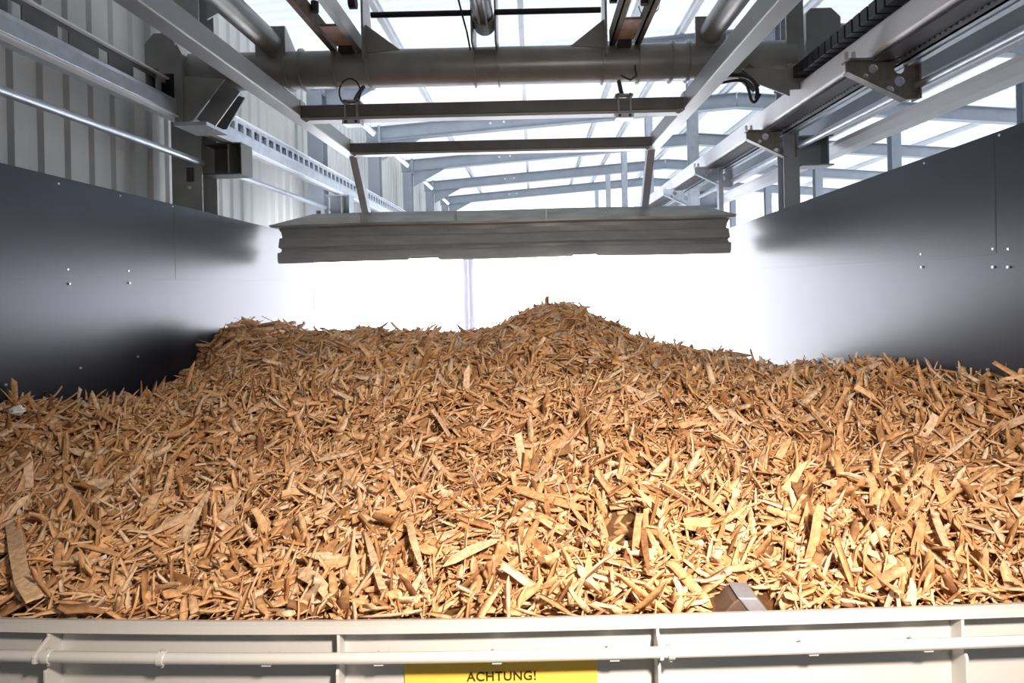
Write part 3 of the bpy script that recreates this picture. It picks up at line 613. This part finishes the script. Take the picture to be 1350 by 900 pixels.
for k, args in enumerate([
    ((8, 700), (30, 815), .035, .008, pale, 'long flat board splinter leaning at the lower left edge of the heap', .03),
    ((1037, 632), (1070, 742), .034, .018, dk, 'thick brown bark covered stick lying upright right of the dark hollow', .015),
    ((1186, 705), (1262, 795), .022, .008, mid, 'long narrow slanting splinter near the lower right of the heap', .02),
    ((1150, 640), (1222, 735), .020, .010, dk, 'brown slanting stick above the lower right splinters', .015),
    ((1222, 690), (1248, 760), .022, .007, pale, 'pale upright flat splinter near the lower right edge', .03),
    ((530, 705), (548, 775), .020, .007, pale, 'pale splinter standing upright left of the centre of the heap', .03),
    ((575, 770), (655, 730), .030, .007, pale, 'broad pale curved flake left of the centre near the front', .03),
    ((185, 722), (255, 690), .024, .007, pale, 'pale flat splinter in the lower left of the heap', .02),
    ((385, 770), (425, 800), .034, .006, pale, 'broad pale flake close behind the container rim, left of the sign', .02),
    ((495, 800), (475, 720), .020, .006, pale, 'pale pointed splinter upright close behind the rim above the sign', .03),
    ((835, 690), (845, 770), .020, .012, dk, 'dark brown stick standing below the dark hollow', .01),
    ((690, 560), (620, 535), .018, .008, mid, 'long splinter lying across the slope under the mound', .015),
    ((404, 610), (408, 700), .016, .006, mid, 'thin upright splinter left of the middle of the heap', .02),
    ((770, 545), (776, 600), .014, .006, dk, 'thin dark upright stick above the dark hollow', .015),
    ((660, 655), (775, 690), .03, .01, mid, 'frayed bundle like splinter left of the dark hollow', .02),
    ]): stick(*args, k=k)
stick((365, 420), (383, 440), .02, .006, mid, 'lone needle like splinter standing up on the left end of the ridge', 0, 5.15, 5.15, 20)
stick((160, 517), (188, 545), .03, .01, pale, 'pale pointed stick jutting up in front of the left bunker wall', 0, 3.9, 3.8, 21)
stick((1120, 740), (1170, 800), .022, .008, mid, 'mid brown splinter slanting towards the right rim', .02, k=22)
stick((1300, 500), (1320, 545), .045, .007, mid, 'broad flat splinter standing at the right edge under the bunker wall', .03, k=23)
stick((1318, 500), (1352, 494), .018, .006, pale, 'pale narrow splinter pointing out at the right edge of the photo', 0, 2.62, 2.58, 24)
def lump(p, r, label, seed):
    import bmesh
    bm = bmesh.new(); bmesh.ops.create_icosphere(bm, subdivisions=3, radius=r); rr = random.Random(seed)
    ph = [rr.uniform(0, 6) for _ in range(4)]
    for v in bm.verts: q = v.co/r; v.co *= 1 + .25*math.sin(4*q.x+ph[0])*math.cos(5*q.y+ph[1]) + .15*math.sin(9*q.z+ph[2]); v.co.z *= .7
    me = bpy.data.meshes.new('plastic_scrap'); bm.to_mesh(me); bm.free(); me.materials.append(M['scrap']); o = bpy.data.objects.new('plastic_scrap', me); COL.objects.link(o)
    o.location = p + Vector((0, 0, H)); tag(o, label, 'plastic scrap')
lump(atY(20, 541, 3.0), .030, 'small white plastic lump on the chips at the left edge', 1)
lump(atY(1103, 478, 3.9), .045, 'white crumpled scrap on the chips before the right bunker wall', 2)
# grey wedge behind the rim
wd = thing('steel_bracket', (.5, 1.75, -.92), 'worn grey wedge shaped steel bracket poking out of the chips behind the rim', 'bracket')
pa, pb = atY(931, 809, 1.72), atY(1006, 806, 1.72)
m = MB(); zb = -.97; zt = -.884; ya, yb = 1.675, 1.76
m.add([(.470, ya, zb), (.60, ya, zb), (.555, ya, zt), (.535, ya, zt-.012), (.470, yb, zb), (.60, yb, zb), (.555, yb, zt), (.535, yb, zt-.012)],
      [(0,1,2,3),(7,6,5,4),(0,4,5,1),(1,5,6,2),(2,6,7,3),(3,7,4,0)])
m.build('web', M['rust'], wd, bevel=.003)
m = MB(); m.add([(.545, ya-.006, zt+.004), (.598, ya-.006, zt+.002), (.665, ya-.006, zb), (.612, ya-.006, zb), (.545, yb, zt+.004), (.598, yb, zt+.002), (.665, yb, zb), (.612, yb, zb)],
      [(0,3,2,1),(4,5,6,7),(0,1,5,4),(1,2,6,5),(2,3,7,6),(3,0,4,7)])
m.build('flange', M['wedge'], wd, bevel=.004)

hz = bpy.data.materials.new('bloom_haze'); hz.use_nodes = True; nt = hz.node_tree; nt.nodes.clear()
vo = nt.nodes.new('ShaderNodeVolumeScatter'); vo.inputs['Density'].default_value = .05; vo.inputs['Anisotropy'].default_value = .3; vo.inputs['Color'].default_value = (.95, .96, 1, 1)
out = nt.nodes.new('ShaderNodeOutputMaterial'); nt.links.new(vo.outputs[0], out.inputs['Volume'])
hb = MB().box((XW0+.01, 4.7, -1.1), (XW1-.01, YW-.08, .56)).build('bloom_haze', hz)  # scattering box added to imitate window glare spilling over the ridge
tag(hb, 'thin bright dust haze added over the ridge of the heap before the window', 'bloom', None, 'stuff')
